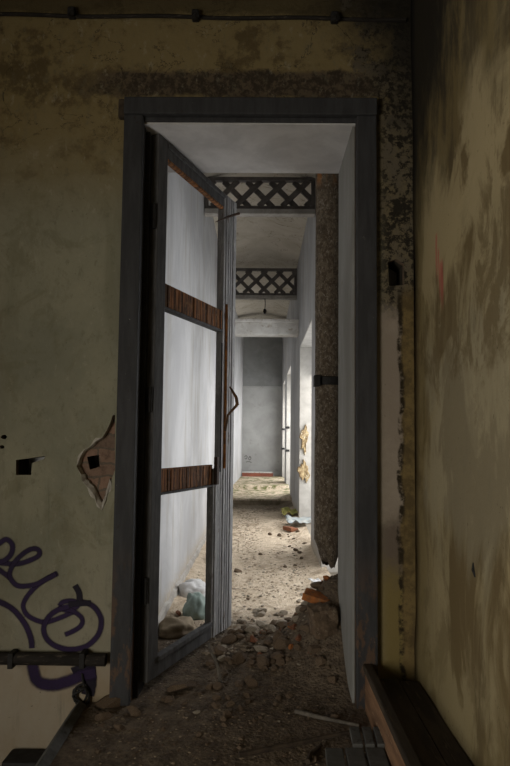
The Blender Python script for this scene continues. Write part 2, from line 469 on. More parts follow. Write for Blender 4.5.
# masonry behind, with the painted reveal of the doorway
MB().poly_wall(core_out, [], YW + .15, 3.21, 1).build('masonry', None, wall_front, mats=['whitewash', 'reveal_paint'])
b = MB(); b.box((DX0 - .0, YW, DZ - .012), (DX1, 3.209, DZ - .002)); b.build('reveal_head', 'head_paint', wall_front)
b = MB(); b.box((DX1 - .012, YW + .01, -.3), (DX1 - .002, 3.209, DZ - .012)); b.build('reveal_side', 'reveal_paint', wall_front)

# torn rim of plaster round the fallen patch, curled out a little at the foot
fl = MB(); cx = sum(p[0] for p in patch) / len(patch); cz = sum(p[1] for p in patch) / len(patch)
rimp = []
for a, b_ in zip(patch, patch[1:] + patch[:1]):
    for k in range(3): rimp.append((a[0] + (b_[0] - a[0]) * k / 3, a[1] + (b_[1] - a[1]) * k / 3))
prev = first = None
for k, (x, z) in enumerate(rimp + rimp[:1]):
    q = .035 + .10 * abs(mnoise.noise(Vector((x * 30, z * 30, 1)))) + (.10 if z < cz - .05 else 0)
    o_ = .02 + .34 * max(0, mnoise.noise(Vector((x * 16, z * 16, 7))) + .06)
    lift = .010 * max(0, mnoise.noise(Vector((x * 25, z * 25, 4)))) + (.006 if z < cz else 0)
    cur = [fl.bm.verts.new(p) for p in ((x + (x - cx) * o_, YW - .0008, z + (z - cz) * o_), (x, YW - .0015 - lift * .7, z), (x + (cx - x) * q, YW + .012, z + (cz - z) * q), (x + (cx - x) * q * 1.1, YW + .03, z + (cz - z) * q * 1.1))]
    if prev and x < -.69:
        for v in range(3): fl.bm.faces.new((prev[v], cur[v], cur[v + 1], prev[v + 1]))
    prev = cur
fl.build('plaster_flakes', 'torn_plaster', wall_front)

# right wall of the room, a little splayed
wr = MB()
n_u, n_v = 60, 70
grid = []
for i in range(n_u + 1):
    row = []
    for j in range(n_v + 1):
        y = -2.6 + (YW + 2.6) * i / n_u; z = -.3 + 3.92 * j / n_v
        x = CORNER + .006 * (YW - y)
        q = mnoise.noise(Vector((y * 2, z * 2, 3))) * .008 + mnoise.noise(Vector((y * 7, z * 7, 9))) * .003
        foot = max(0, .42 - z) * .05 * (1 + .8 * mnoise.noise(Vector((y * 4, z * 4, 1))))
        row.append(wr.bm.verts.new((x + q - foot, y, z)))
    grid.append(row)
for i in range(n_u):
    for j in range(n_v):
        wr.bm.faces.new((grid[i][j], grid[i + 1][j], grid[i + 1][j + 1], grid[i][j + 1]))
wall_right = struct(wr.build('wall_right', 'stained_plaster', smooth=True))
sol = wall_right.modifiers.new('thick', 'SOLIDIFY'); sol.thickness = .25; sol.offset = 1
b = MB(); b.box((1.05, -2.9, -.9), (1.35, 3.2, 3.62)); b.build('wall_right_mass', 'room_shell', wall_right)

# the unseen sides of the room close it: left wall with a French window added for light, back wall, ceiling
b = MB()
b.box((-2.35, -2.7, -.9), (-2.15, -1.45, 3.62)); b.box((-2.35, -.05, -.9), (-2.15, YW, 3.62)); b.box((-2.35, -1.45, 1.75), (-2.15, -.05, 3.62)); b.box((-2.35, -1.45, -.9), (-2.15, -.05, -.1))
struct(b.build('wall_left', 'room_shell'))
b = MB(); b.box((-2.35, -2.9, -.9), (1.3, -2.6, 3.62)); struct(b.build('wall_back', 'room_shell'))
b = MB(); b.box((-2.4, -2.9, 3.60), (1.35, YW + .02, 3.75)); struct(b.build('ceiling', 'room_shell'))


# corridor left wall, tapering beyond the step
def strip_wall(pts, z0, z1, th, name, mat):
    b = MB()
    for (xa, ya), (xb, yb) in zip(pts, pts[1:]):
        q = [b.bm.verts.new(p) for p in ((xa, ya, z0), (xb, yb, z0), (xb, yb, z1), (xa, ya, z1), (xa + th, ya, z0), (xb + th, yb, z0), (xb + th, yb, z1), (xa + th, ya, z1))]
        for f in ((0, 1, 2, 3), (7, 6, 5, 4), (0, 3, 7, 4), (1, 5, 6, 2), (3, 2, 6, 7), (0, 4, 5, 1)):
            b.bm.faces.new([q[k] for k in f])
    return struct(b.build(name, mat))


strip_wall([(XL, 3.20), (XL, 10.4), (-.495, 15.6)], -.5, 4.3, -.3, 'wall_corridor_left', 'whitewash')
b = MB()
prev = None
b.bm.verts.ensure_lookup_table()
for k in range(121):                       # low ragged skirting of the corridor's left wall
    y = 3.25 + 7.1 * k / 120; h = .10 + .03 * mnoise.noise(Vector((y * 5, 2, 0))); t = .022 + .01 * mnoise.noise(Vector((y * 9, 5, 0)))
    cur = [b.bm.verts.new(p) for p in ((XL - .01, y, -.1), (XL + t, y, -.1), (XL + t * .8, y, h * .8), (XL - .01, y, h))]
    if prev:
        for q in range(3): b.bm.faces.new((prev[q], cur[q], cur[q + 1], prev[q + 1]))
    prev = cur
struct(b.build('baseboard_corridor_left', 'pale_trim'))

# right corridor wall with four tall openings; the first is unseen, added for its light
OP = [(3.80, 5.35), (6.40, 8.42), (11.0, 12.75), (13.55, 15.05)]
TOPS = [2.55, 2.55, 2.62, 2.62]; SILL = [0.0, 0.0, .14, .2]
b = MB(); TH = .42
ys = [3.20] + [v for o in OP for v in o] + [15.6]
for k in range(0, len(ys), 2):
    b.box((XR, ys[k], -.5), (XR + TH, ys[k + 1], 4.3))
for (a, c_), t, s_ in zip(OP, TOPS, SILL):
    b.box((XR, a, t), (XR + TH, c_, 4.3)); b.box((XR, a, -.5), (XR + TH, c_, s_ - .02))
wcr = struct(b.build('wall_corridor_right', 'whitewash'))
for k, ((a, c_), t, s_) in enumerate(zip(OP, TOPS, SILL)):
    wn = struct(empty('window_%d' % (k + 1), (XR, (a + c_) / 2, s_)))
    ml = Matrix.Translation((-XR, -(a + c_) / 2, -s_))
    b = MB(); b.box((XR + .004, c_ - .012, s_), (XR + TH, c_ + .0, t), 0, ml); b.box((XR + .004, a, s_), (XR + TH, a + .012, t), 0, ml); b.box((XR + .004, a, t - .012), (XR + TH, c_, t), 0, ml)
    b.build('reveal_lining', 'window_reveal', wn)
    b = MB(); x0, x1 = XR + TH - .09, XR + TH - .03
    b.box((x0, a + .012, s_), (x1, a + .07, t - .012), .004, ml); b.box((x0, c_ - .07, s_), (x1, c_ - .012, t - .012), .004, ml); b.box((x0, a + .07, t - .075), (x1, c_ - .07, t - .012), .004, ml)
    b.build('window_frame', 'frame_lilac', wn)
    b = MB(); b.box((XR + .002, a + .002, s_), (XR + .05, a + .045, t - .015), .006, ml); b.build('edge_bead', 'frame_lilac', wn)
    if k >= 2:
        for z in (.92, 1.42):
            b = MB(); b.box((XR - .02, c_ - .10, z), (XR + .07, c_ - .06, z + .05), .006, ml); b.build('shutter_hinge', 'dark_iron', wn)

# peeled places on the far reveal of the near window
wn = bpy.data.objects['window_2']
for (zc, hh, ww) in ((1.22, .22, .10), (.74, .18, .13)):
    b = MB(); rr = random.Random(int(zc * 10)); n = 22
    ctr = b.bm.verts.new((XR + .07, 8.375, zc)); ring = []; ring2 = []
    for k in range(n):
        t = k * 2 * math.pi / n; q = .55 + rr.random() * .6 + .2 * math.sin(t * 3 + zc * 5)
        ring.append(b.bm.verts.new((XR + .07 + math.cos(t) * ww * q * .6, 8.372 - rr.random() * .02, zc + math.sin(t) * hh * q)))
        ring2.append(b.bm.verts.new((XR + .07 + math.cos(t) * ww * q * .68, 8.409, zc + math.sin(t) * hh * q * 1.05)))
    for k in range(n):
        b.bm.faces.new((ctr, ring[k], ring[(k + 1) % n])); b.bm.faces.new((ring[k], ring2[k], ring2[(k + 1) % n], ring[(k + 1) % n]))
    o = b.build('peeled_plaster', 'peeled_plaster', wn); o.matrix_parent_inverse = Matrix.Translation((-wn.location.x, -wn.location.y, -wn.location.z))
    for v in o.data.vertices: pass

# end wall with its ledge line
b = MB(); b.box((-.9, 15.5, -.4), (.95, 15.8, 4.3)); we = struct(b.build('wall_corridor_end', 'grey_wash'))
b = MB(); b.box((-.51, 15.46, 2.55), (.55, 15.5, 2.60), .008); b.build('ledge', 'grey_wash', we)
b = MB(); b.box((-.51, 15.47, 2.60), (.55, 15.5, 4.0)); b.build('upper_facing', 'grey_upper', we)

# vaulted corridor ceiling
b = MB(); prev = None
for k in range(15):
    u = k / 14; x = XL - .02 + (XR - XL + .04) * u; z = 3.965 + .11 * math.sin(math.pi * u)
    cur = [b.bm.verts.new(p) for p in ((x, 3.2, z), (x, 15.6, z), (x, 3.2, 4.3), (x, 15.6, 4.3))]
    if prev:
        b.bm.faces.new((prev[0], prev[1], cur[1], cur[0])); b.bm.faces.new((prev[2], cur[2], cur[3], prev[3]))
    prev = cur
b.box((-1, 3.2, 4.25), (1, 15.8, 4.4))
struct(b.build('ceiling_corridor', 'beige_ceiling', smooth=True))

# cross beam and the dark header behind it
b = MB(); b.box((XL, 8.70, 2.775), (XR, 8.95, 2.955), .012); b.box((XL, 8.66, 2.955), (XR, 8.98, 3.005), .01)
struct(b.build('trim_2', 'white_beam'))
b = MB(); b.box((-.60, 13.1, 3.78), (XR, 13.3, 3.90), .01); struct(b.build('trim_3', 'lattice_wood'))


# ------------------------------------------------------------------ floor
def sstep(a, b_, v):
    t = max(0, min(1, (v - a) / (b_ - a))); return t * t * (3 - 2 * t)


def ground(x, y):
    p = Vector((x, y, 0))
    z = mnoise.noise(p * 3) * .012 + mnoise.noise(p * 11) * .007 + mnoise.noise(p * 31) * .003
    if y < 3.2:
        e = -.80 + .03 * mnoise.noise(Vector((y * 6, 1, 1)))
        if x < e: z -= min(.75, (e - x) * 1.87)
    # heap of rubble at the right of the threshold, low ridge across it
    z += .36 * math.exp(-(max(0, .42 - x) / .19) ** 2 - ((y - 3.30) / .27) ** 2)
    z += .07 * math.exp(-((x - .15) / .45) ** 2 - ((y - 3.45) / .35) ** 2)
    z += .03 * sstep(2.6, 3.0, y) * sstep(.05, .4, x) * sstep(4.2, 3.4, y)
    # banks of dirt along the corridor's walls
    if y > 3.6: z += .05 * max(0, abs(x + .04) - .42) / .2 + .03 * sstep(6.4, 9, y) * sstep(.2, .5, x)
    if y > 10.36: z = .14 + z * .5 - .01
    if y > 12.3: z = max(z, .2 + z * .1)
    if 9.6 < y <= 10.36: z += .03 * sstep(9.9, 10.36, y)
    return z


def terrain(name, x0, x1, y0, y1, step, skip=None):
    b = MB(); nx = int((x1 - x0) / step); ny = int((y1 - y0) / step)
    g_ = [[b.bm.verts.new((x0 + (x1 - x0) * i / nx, y0 + (y1 - y0) * j / ny, ground(x0 + (x1 - x0) * i / nx, y0 + (y1 - y0) * j / ny))) for j in range(ny + 1)] for i in range(nx + 1)]
    for i in range(nx):
        for j in range(ny): b.bm.faces.new((g_[i][j], g_[i + 1][j], g_[i + 1][j + 1], g_[i][j + 1]))
    return struct(b.build(name, 'dirt', smooth=True))


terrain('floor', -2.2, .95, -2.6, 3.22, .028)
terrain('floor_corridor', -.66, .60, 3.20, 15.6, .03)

# ------------------------------------------------------------------ door frame (casing)
tr = struct(empty('trim_1', (0, YW, 0)))
ofs = Matrix.Translation((0, -YW, 0))
b = MB(); b.box((-.668, YW - .035, -.12), (-.577, YW + .06, 2.735), .006, ofs); b.build('left_jamb', 'grey_paint', tr)
b = MB(); b.box((.438, YW - .035, -.1), (.534, YW + .03, 2.735), .006, ofs); b.build('right_jamb', 'grey_paint', tr)
b = MB(); b.box((-.668, YW - .045, 2.735), (.535, YW + .05, 2.818), .006, ofs); b.box((-.585, YW - .012, 2.715), (.445, YW + .06, 2.735), .003, ofs); b.build('head', 'grey_paint', tr)
b = MB(); b.box((-.700, YW - .03, 2.725), (-.664, YW + .01, 2.818), .012, ofs); b.build('broken_corner', 'stick', tr)
b = MB(); b.box((-.576, YW + .04, -.12), (-.555, YW + .36, 2.69), .003, ofs); b.build('shaded_rebate', 'dark_iron', tr)  # near-black colour stands in for the deep shade of this gap

# ------------------------------------------------------------------ the open door leaf
HX, HY = -.518, 2.775
FX, FY = -.180, 3.62
ang = math.atan2(FY - HY, FX - HX); L = math.hypot(FY - HY, FX - HX)
door = tag(empty('door_1', (HX, HY, .03), ang), 'tall grey framed door leaf with missing panels, standing open into corridor', 'door', kind='structure')
ZB, ZT = .025, 2.672; TK = .045; SW = .25; SU = .155
b = MB(); b.box((0, 0, ZB), (.088, TK, ZT), .004); b.build('hinge_stile', 'dark_stile', door)
b = MB(); b.box((L - SU, 0, ZB), (L, TK, ZT), .004)
for u, v in ((.028, .056), (.064, .086), (.094, .116)): b.box((L - SU + u, -.004, ZB), (L - SU + v, .004, ZT), .002)
b.box((L - .035, -.008, ZB), (L + .012, TK + .01, ZT), .006)
ls = b.build('lock_stile', 'door_paint', door)
b = MB(); b.box((L - SW, .001, ZB), (L - SU, TK - .002, .99), .004); b.box((L - SW + .02, -.004, ZB), (L - SW + .05, .006, .985), .002); b.build('inner_strip', 'door_paint', ls)
b = MB(); b.box((.088, .003, ZT - .085), (L - SU, TK - .003, ZT), .004); b.box((.088, -.008, ZT - .035), (L - SU, .004, ZT - .008), .004); tp = b.build('top_rail', 'dark_stile', door)
b = MB(); b.box((.088, .002, ZT - .100), (L - SU, .03, ZT - .085), .006); b.build('rotten_bead', 'bare_wood', tp)
b = MB(); b.box((.088, .003, ZB), (L - SW, TK - .003, ZB + .085), .004); b.box((.088, -.01, ZB + .07), (L - SW, .01, ZB + .095), .004); b.build('bottom_rail', 'dark_stile', door)
for z0, z1, wd_ in ((1.825, 1.945, SU), (.90, 1.015, SW)):
    b = MB(); b.box((.088, .008, z0), (L - wd_, TK - .008, z1), .003)
    rr = random.Random(int(z0 * 10)); u = .088
    while u < L - wd_ - .02:
        bw = .025 + .02 * rr.random(); b.box((u, .002 + .006 * rr.random(), z0 + .004), (min(u + bw, L - wd_), .014, z1 - .004), .002); u += bw + .004
    o = b.build('middle_rail', 'bare_wood', door); o['label'] = 'bare brown ribbed cross rail'
    b = MB(); b.box((.088, 0, z0 - .012), (L - wd_, TK, z0), .003); b.build('rail_bead', 'dark_stile', o)
# rusty locking rod with its lever, the stub under it and a bent spike
xr = L - SU + .006
DI = (Matrix.Translation((HX, HY, .03)) @ Matrix.Rotation(ang, 4, 'Z')).inverted()


def dl(px, py, Y): return DI @ at(px, py, Y)


rod = MB(); rod.tube([(xr, -.02, .99), (xr + .004, -.02, 1.5), (xr + .002, -.02, 1.98)], .0075, 8)
rod = rod.build('locking_rod', 'rusty_orange', door); rod['label'] = 'rusty orange locking rod'
b = MB(); b.tube([(xr, -.024, 1.215), dl(228, 415, 3.40), dl(237, 405, 3.42)], [.007, .007, .009], 8)
b.tube([dl(237.4, 405, 3.42), dl(236, 397, 3.43), dl(230, 387, 3.5)], [.011, .010, .005], 8); b.build('lever', 'old_rust', rod)
b = MB(); b.tube([(xr - .03, -.008, .97), (xr - .03, -.008, 1.74)], .004, 6); b.build('thin_rod', 'dark_iron', door)
b = MB(); b.tube([dl(215.7, 222, 3.25), dl(227, 217, 3.38), dl(239, 213.5, 3.45)], [.003, .007, .009], 6); b.build('bent_spike', 'rust', door)
b = MB(); b.box((L - SW, -.022, .90), (L - SW + .03, .0, 1.06), .004); b.build('bolt_keeper', 'rust', door)
for z in (.45, 1.35, 2.25):
    b = MB(); b.tube([(-.012, .012, z - .06), (-.012, .012, z + .06)], .011, 8); b.build('hinge', 'dark_iron', door)


# ------------------------------------------------------------------ lattice panels
def lattice(Y, z0, z1, name_label):
    t = tag(empty('lattice_panel', (0, Y, z0)), name_label, 'lattice', 'wooden lattice panels under the vault')
    H = z1 - z0; fr = .04; x0, x1 = XL + .005, XR - .005
    b = MB(); b.box((x0, -.03, 0), (x1, .03, fr), .004); b.box((x0, -.03, H - fr), (x1, .03, H), .004); b.box((x0, -.03, fr), (x0 + fr, .03, H - fr), .004); b.box((x1 - fr, -.03, fr), (x1, .03, H - fr), .004)
    b.build('frame', 'lattice_wood', t)
    b = MB(); h = H - 2 * fr; p = .25
    lo, hi = x0 + fr * .6, x1 - fr * .6
    for sgn, yy, ph in ((1, -.012, -.548), (-1, .012, -.148)):
        for m_ in range(-6, 8):
            k = ph + m_ * p                     # foot of the diagonal on the inner lower edge
            t0, t1 = 0.0, 1.0
            for lim in (lo, hi):
                ta = (lim - k) / (sgn * h)
                if (lim == lo) == (sgn > 0): t0 = max(t0, ta)
                else: t1 = min(t1, ta)
            if t1 - t0 > .06:
                b.bar((k + sgn * h * t0, yy, fr + h * t0), (k + sgn * h * t1, yy, fr + h * t1), .056, .024, 0, (0, 1, 0))
    b.build('lattice', 'lattice_wood', t)
    b = MB(); b.box((x0, -.05, -.055), (x1, .05, 0), .006); b.build('lower_moulding', 'pale_trim', t)
    return t


lattice(6.05, 3.63, 3.985, 'nearer and larger dark wooden lattice panel high across the corridor')
lattice(9.18, 3.485, 3.93, 'farther and smaller dark wooden lattice panel, with cord hanging below it')

t = tag(empty('pendant_lamp', (at(265, 300, 9.13).x, 9.14, 3.22)), 'bare lamp holder hanging on a short cord under the farther lattice', 'lamp')
b = MB(); b.tube([(0, 0, .04), (.004, 0, .12), (0, 0, .215)], .006, 6); b.build('cord', 'dark_iron', t)
b = MB(); b.tube([(0, 0, .045), (0, 0, .03), (0, 0, .0), (0, 0, -.03)], [.012, .025, .03, .016], 10); b.build('lamp_holder', 'dark_iron', t)

# ------------------------------------------------------------------ hanging pipe
PX, PY, PR = .396, 3.47, .075
t = tag(empty('downpipe', (PX, PY, .45)), 'thick crusty brown hanging pipe with broken lower end beside the doorway', 'pipe')
b = MB(); n = 28; rings = []
zs = [0.0, .06, .12, .16] + [.16 + (3.52 - .16) * k / 40 for k in range(1, 41)]
for iz, z in enumerate(zs):
    rr = []
    for k in range(n):
        a = k * 2 * math.pi / n
        q = PR * (1 + .05 * mnoise.noise(Vector((math.cos(a) * 2, math.sin(a) * 2, z * 4))) + .03 * mnoise.noise(Vector((math.cos(a) * 5, math.sin(a) * 5, z * 14))))
        zz = z
        if iz < 4:
            brk = .13 * sstep(.0, -.9, math.cos(a - .35)) + .03 * mnoise.noise(Vector((a * 3, 0, 0)))
            zz = max(z, brk + z * .2)
            q *= (.62, .85, .97, 1)[iz]
        rr.append(b.bm.verts.new((math.cos(a) * q, math.sin(a) * q, zz)))
    rings.append(rr)
for a_, c_ in zip(rings, rings[1:]):
    for k in range(n): b.bm.faces.new((a_[k], a_[(k + 1) % n], c_[(k + 1) % n], c_[k]))
b.bm.faces.new(rings[0][::-1])
pm = b.build('pipe_shaft', 'pipe_crust', t, smooth=True)
pm.location = (0, 0, 0)
b = MB(); b.tube([(0, 0, 1.07), (0, 0, 1.075), (0, 0, 1.115), (0, 0, 1.12)], [.078, .084, .084, .078], 28); b.box((-.088, -.095, 1.06), (-.05, -.02, 1.125), .006); b.box((.05, -.015, 1.075), (.159, .015, 1.115), .004)
b.build('clamp', 'dark_iron', t)

# ------------------------------------------------------------------ cable over the door and its clips
za = at(80, 17.5, YW).z; zb = at(330, 20.5, YW).z; xa = at(80, 17, YW).x; xb = at(330, 20, YW).x
t = tag(empty('cable', (0, YW, za)), 'dark cable clipped along the wall high above the doorway', 'cable')
b = MB(); pts = []
for k in range(41):
    x = -2.1 + 2.78 * k / 40; pts.append((x, -.012, (zb - za) * (x - xa) / (xb - xa) + .004 * math.sin(x * 9)))
b.tube(pts, .009, 8); b.build('cable_run', 'rail_dark', t)
for px, py in ((-60, 15), (73, 15), (196, 17.5), (334, 19.5)):
    p = at(px, py, YW)
    b = MB(); b.box((p.x - .018, -.035, p.z - za - .028), (p.x + .018, .0, p.z - za + .02), .008); b.tube([(p.x - .004, -.03, p.z - za - .02), (p.x + .012, -.055, p.z - za - .03)], .012, 8)
    b.build('clip', 'dark_iron', t)

# dark pipe along the foot of the wall
p0 = at(0, 656, YW); p1 = at(108, 657, YW)
b = MB(); b.tube([(-2.1, YW - .035, p0.z), (p1.x - .3, YW - .035, (p0.z + p1.z) / 2 + .002), (p1.x, YW - .035, p1.z)], .027, 14)
rail = tag(b.build('wall_pipe', 'rail_dark', smooth=False), 'dark horizontal pipe along the left wall, ending at the door frame', 'pipe')
for k, px in enumerate((16, 86)):
    p = at(px, 656, YW); b = MB(); b.box((p.x - .012, YW - .066, p.z - .034), (p.x + .012, YW - .001, p.z + .034), .004); b.build('bracket', 'dark_iron', rail)


# ------------------------------------------------------------------ spray paint
def catmull(P, n=8):
    out = []
    P = [P[0]] + P + [P[-1]]
    for i in range(1, len(P) - 2):
        a, b_, c_, d = (Vector(v) for v in P[i - 1:i + 3])
        for k in range(n):
            t_ = k / n
            out.append(.5 * ((2 * b_) + (c_ - a) * t_ + (2 * a - 5 * b_ + 4 * c_ - d) * t_ ** 2 + (3 * b_ - a - 3 * c_ + d) * t_ ** 3))
    out.append(Vector(P[-2])); return out


NS = [0]


def stroke(pts3, width, normal, name, mat, parent):
    """a painted line lying on a wall: a ribbon a hair off the plaster"""
    NS[0] += 1
    b = MB(); uvl = b.bm.loops.layers.uv.new('UVMap'); nrm = Vector(normal); prev = None
    m = len(pts3)
    for i, p in enumerate(pts3):
        d = (pts3[min(i + 1, m - 1)] - pts3[max(i - 1, 0)]); d -= nrm * d.dot(nrm); d.normalize()
        s_ = d.cross(nrm) * width / 2; o = nrm * (.0012 + NS[0] * .0002 + i * .000006)
        cur = (b.bm.verts.new(p - s_ + o), b.bm.verts.new(p + s_ + o), i / (m - 1))
        if prev:
            f = b.bm.faces.new((prev[0], cur[0], cur[1], prev[1]))
            for lp, uv in zip(f.loops, ((prev[2], 0), (cur[2], 0), (cur[2], 1), (prev[2], 1))): lp[uvl].uv = uv
        prev = cur
    return b.build(name, mat, parent)


K = 120 / 389
STROKES = [
    ([(-40, 75), (0, 42), (22, 31), (40, 48), (36, 78), (12, 100), (-20, 105)], .036),
    ([(-20, 103), (50, 110), (98, 98), (128, 80), (122, 62), (95, 64), (60, 90), (38, 122), (33, 152), (58, 180), (108, 178), (150, 160), (190, 138)], .034),
    ([(-20, 118), (8, 136), (34, 156)], .034),
    ([(190, 138), (140, 165), (96, 205), (76, 242), (86, 272), (115, 291), (150, 298), (195, 284), (245, 262)], .032),
    ([(232, 240), (270, 234), (306, 250), (328, 290), (318, 340), (276, 378), (215, 386), (163, 364), (142, 325), (156, 284), (190, 258), (232, 246)], .036),
    ([(192, 248), (205, 233), (240, 230), (252, 246), (220, 260), (192, 250), (236, 262), (266, 286), (262, 310), (236, 328), (208, 340)], .032),
    ([(-10, 228), (40, 255), (80, 302), (100, 350), (104, 384)], .038),
]
for pts, wd in STROKES:
    cp = catmull([(x * K, 530 + y * K, 0) for x, y in pts], 10)
    o = stroke([at(p.x, p.y, YW) for p in cp], wd, (0, -1, 0), 'spray_line', 'purple_spray', wall_front)
for pts, wd in (([(243, 178), (257, 205), (259, 238)], .034), ([(222, 240), (296, 236)], .03), ([(292, 470), (292, 500), (284, 535)], .07)):
    cp = catmull([(x * K, 530 + y * K, 0) for x, y in pts], 10)
    stroke([at(p.x, p.y, YW) for p in cp], wd, (0, -1, 0), 'spray_line', 'dark_spray', wall_front)
cp = catmull([(x * K, 530 + y * K, 0) for x, y in [(103, 425), (120, 486), (165, 502), (215, 492), (265, 472), (314, 462)]], 10)
stroke([at(p.x, p.y, YW) for p in cp], .075, (0, -1, 0), 'spray_arrow', 'purple_spray', wall_front)
cp = [(x * K, 530 + y * K) for x, y in [(240, 470), (262, 458), (285, 456), (312, 455)]]
stroke([at(x, y, YW) for x, y in cp], .085, (0, -1, 0), 'spray_arrow_head', 'dark_spray', wall_front)


def on_right(px, py):
    d = cam_ray(px, py); t_ = .72 / d.x
    for _ in range(8):
        p = CAM + d * t_; x = CORNER + .006 * (YW - p.y); t_ = x / d.x
    return CAM + d * t_ + Vector((-.016, 0, 0))


b = MB(); p = on_right(475, 570); b.tube([p + Vector((.014, .008, .022)), p + Vector((.010, 0, 0)), p + Vector((.014, -.008, -.022))], [.003, .006, .003], 6); b.build('gouge', 'dark_iron', wall_right)
for pts in ([(244.5, 457), (246, 455.6), (247.2, 457), (246, 459), (244.8, 458)], [(249, 456), (251, 458), (249.5, 460), (248.5, 458), (251, 456.5)], [(246, 462), (249, 461.6), (251.5, 462.6)]):
    cp = catmull([(x, y, 0) for x, y in pts], 5)
    stroke([at(p.x, p.y, 15.5) for p in cp], .022, (0, -1, 0), 'scribble', 'scribble', we)

# ------------------------------------------------------------------ wooden step along the right wall
SX0, SX1 = .478, .84
t = tag(empty('wooden_step', (SX0, 1.6, 0)), 'low dark wooden step boxed along the foot of the stained right wall', 'step')
def loc(b_): return b_
mo = Matrix.Translation((-SX0, -1.6, 0))
b = MB(); b.box((SX0 - .004, -.6, -.12), (SX0 + .022, 2.66, .172), .004, mo); b.build('riser_board', 'riser_wood', t)
b = MB(); b.box((SX0 - .012, -.6, .172), (SX0 + .03, 2.67, .202), .006, mo); b.build('nosing', 'step_wood', t)
b = MB(); b.box((SX0 + .022, -.6, .13), (SX0 + .13, 2.61, .16), .004, mo); b.box((SX0 + .134, -.6, .126), (.695, 2.60, .155), .004, mo); b.build('tread_board', 'step_wood', t)

# ------------------------------------------------------------------ grey tiles at the bottom of the picture
def put_tile(px0, px1, py0, py1, z, label, tilt=0):
    p = onfloor((px0 + px1) / 2, py1, z); q = onfloor((px0 + px1) / 2, py0, z)
    e0 = onfloor(px0, py1, z); e1 = onfloor(px1, py1, z)
    wd = (e1 - e0).length - .006; ln = max(.05, (q - p).length)
    o = MB().box((-wd / 2, 0, -.02), (wd / 2, ln, 0), .004).build('floor_tile', 'tile_grey')
    o.location = (p.x, p.y, z + .0); o.rotation_euler = (R(tilt), 0, -.05)
    tag(o, label, 'tile', 'loose grey tiles beside the wooden step')


ZT0 = .055
for k, (a_, c_, nm) in enumerate(((329, 351, 'large grey tile on the dirt, leftmost of the front row by the step'), (352, 374, 'large grey tile on the dirt, middle of the front row by the step'), (375, 398, 'large grey tile in the front row, nearest to the wooden step'))):
    put_tile(a_, c_, 748, 790, ZT0, nm)
for k, (a_, c_, nm) in enumerate(((352, 364, 'narrow grey tile behind the front row, farthest from the step'), (365, 376, 'narrow grey tile behind the front row, between two others'), (377, 390, 'narrow grey tile behind the front row, against the wooden step'))):
    put_tile(a_, c_, 728, 744, ZT0 + .012, nm, 2)


# ------------------------------------------------------------------ stones and debris
def rock_mesh(name, seed, flat, mat, cuts=7):
    rr = random.Random(seed); bm = bmesh.new(); bmesh.ops.create_icosphere(bm, subdivisions=3, radius=1)
    planes = []
    for _ in range(cuts):
        v = Vector((rr.uniform(-1, 1), rr.uniform(-1, 1), rr.uniform(-1, 1))).normalized(); planes.append((v, rr.uniform(.45, .75)))
    sx, sy = rr.uniform(.75, 1.0), rr.uniform(.55, .9)
    for v in bm.verts:
        for nrm, d in planes:
            k = v.co.dot(nrm)
            if k > d: v.co -= nrm * (k - d)
        v.co *= 1 + .06 * mnoise.noise(v.co * 3 + Vector((seed, 0, 0)))
        v.co = Vector((v.co.x * sx, v.co.y * sy, v.co.z * flat))
    me = bpy.data.meshes.new(name); bm.to_mesh(me); bm.free(); me.materials.append(M[mat]); return me


ROCKS = {
    'pale': [rock_mesh('plaster_chunk', s_, random.Random(s_).uniform(.3, .6), 'stone_pale') for s_ in range(1, 7)],
    'brown': [rock_mesh('stone', s_, random.Random(s_).uniform(.35, .7), 'stone_brown') for s_ in range(11, 18)],
    'red': [rock_mesh('brick_fragment', s_, .6, 'brick_red', 10) for s_ in range(21, 25)],
    'orange': [rock_mesh('brick_fragment', s_, .5, 'brick_orange', 10) for s_ in range(31, 34)],
}
NAMES = {'pale': ('plaster_chunk', 'plaster'), 'brown': ('stone', 'stone'), 'red': ('brick_fragment', 'brick'), 'orange': ('brick_fragment', 'brick')}


def rock(kind, x, y, r, label, group=None, rr=random, z=None, flatrot=True, scale=None):
    o = bpy.data.objects.new(NAMES[kind][0], rr.choice(ROCKS[kind])); C.objects.link(o)
    zz = ground(x, y) if z is None else z
    o.location = (x, y, zz + r * .22)
    o.rotation_euler = (rr.uniform(-.3, .3), rr.uniform(-.3, .3), rr.uniform(0, 6.3))
    o.scale = scale or (r, r, r)
    tag(o, label, NAMES[kind][1], group); return o


# single pieces one can point to
def rock_px(kind, px, py, r, label, z=0.0, scale=None):
    p = onfloor(px, py, z); return rock(kind, p.x, p.y, r, label, None, random, None, True, scale)


slab = rock_px('brown', 111, 706, .07, 'broad flat stone at the left foot of the door frame', 0, (.085, .06, .05))
rock_px('brown', 104, 717, .045, 'small flat stone just below the broad one by the frame', 0, (.05, .035, .04))
rock_px('brown', 133, 712, .045, 'thin flat stone on the dirt in front of the frame foot', 0, (.05, .03, .03))
rock_px('brown', 120, 726, .03, 'small round stone alone on the dirt before the door frame')
rock_px('brown', 184, 690, .075, 'dark flat stone lying under the lower corner of the door', 0, (.10, .06, .05))
rock_px('pale', 196, 714, .022, 'small pale stone alone on the dark dirt, in front of the door')
rock_px('pale', 262, 632, .05, 'pale squarish plaster chunk at the left edge of the heap')
rock_px('pale', 273, 645, .05, 'pale plaster slab sloping on the heap, before the squarish chunk', 0, (.08, .05, .05))
rock_px('pale', 261, 613, .05, 'long pale plaster chunk behind the heap in the doorway', 0, (.035, .08, .04))
rock_px('orange', 281, 634, .03, 'small reddish brick fragment in the middle of the heap', .03)
rock_px('orange', 315, 618, .05, 'bright orange brick fragment on top of the heap', .15, (.055, .045, .04))
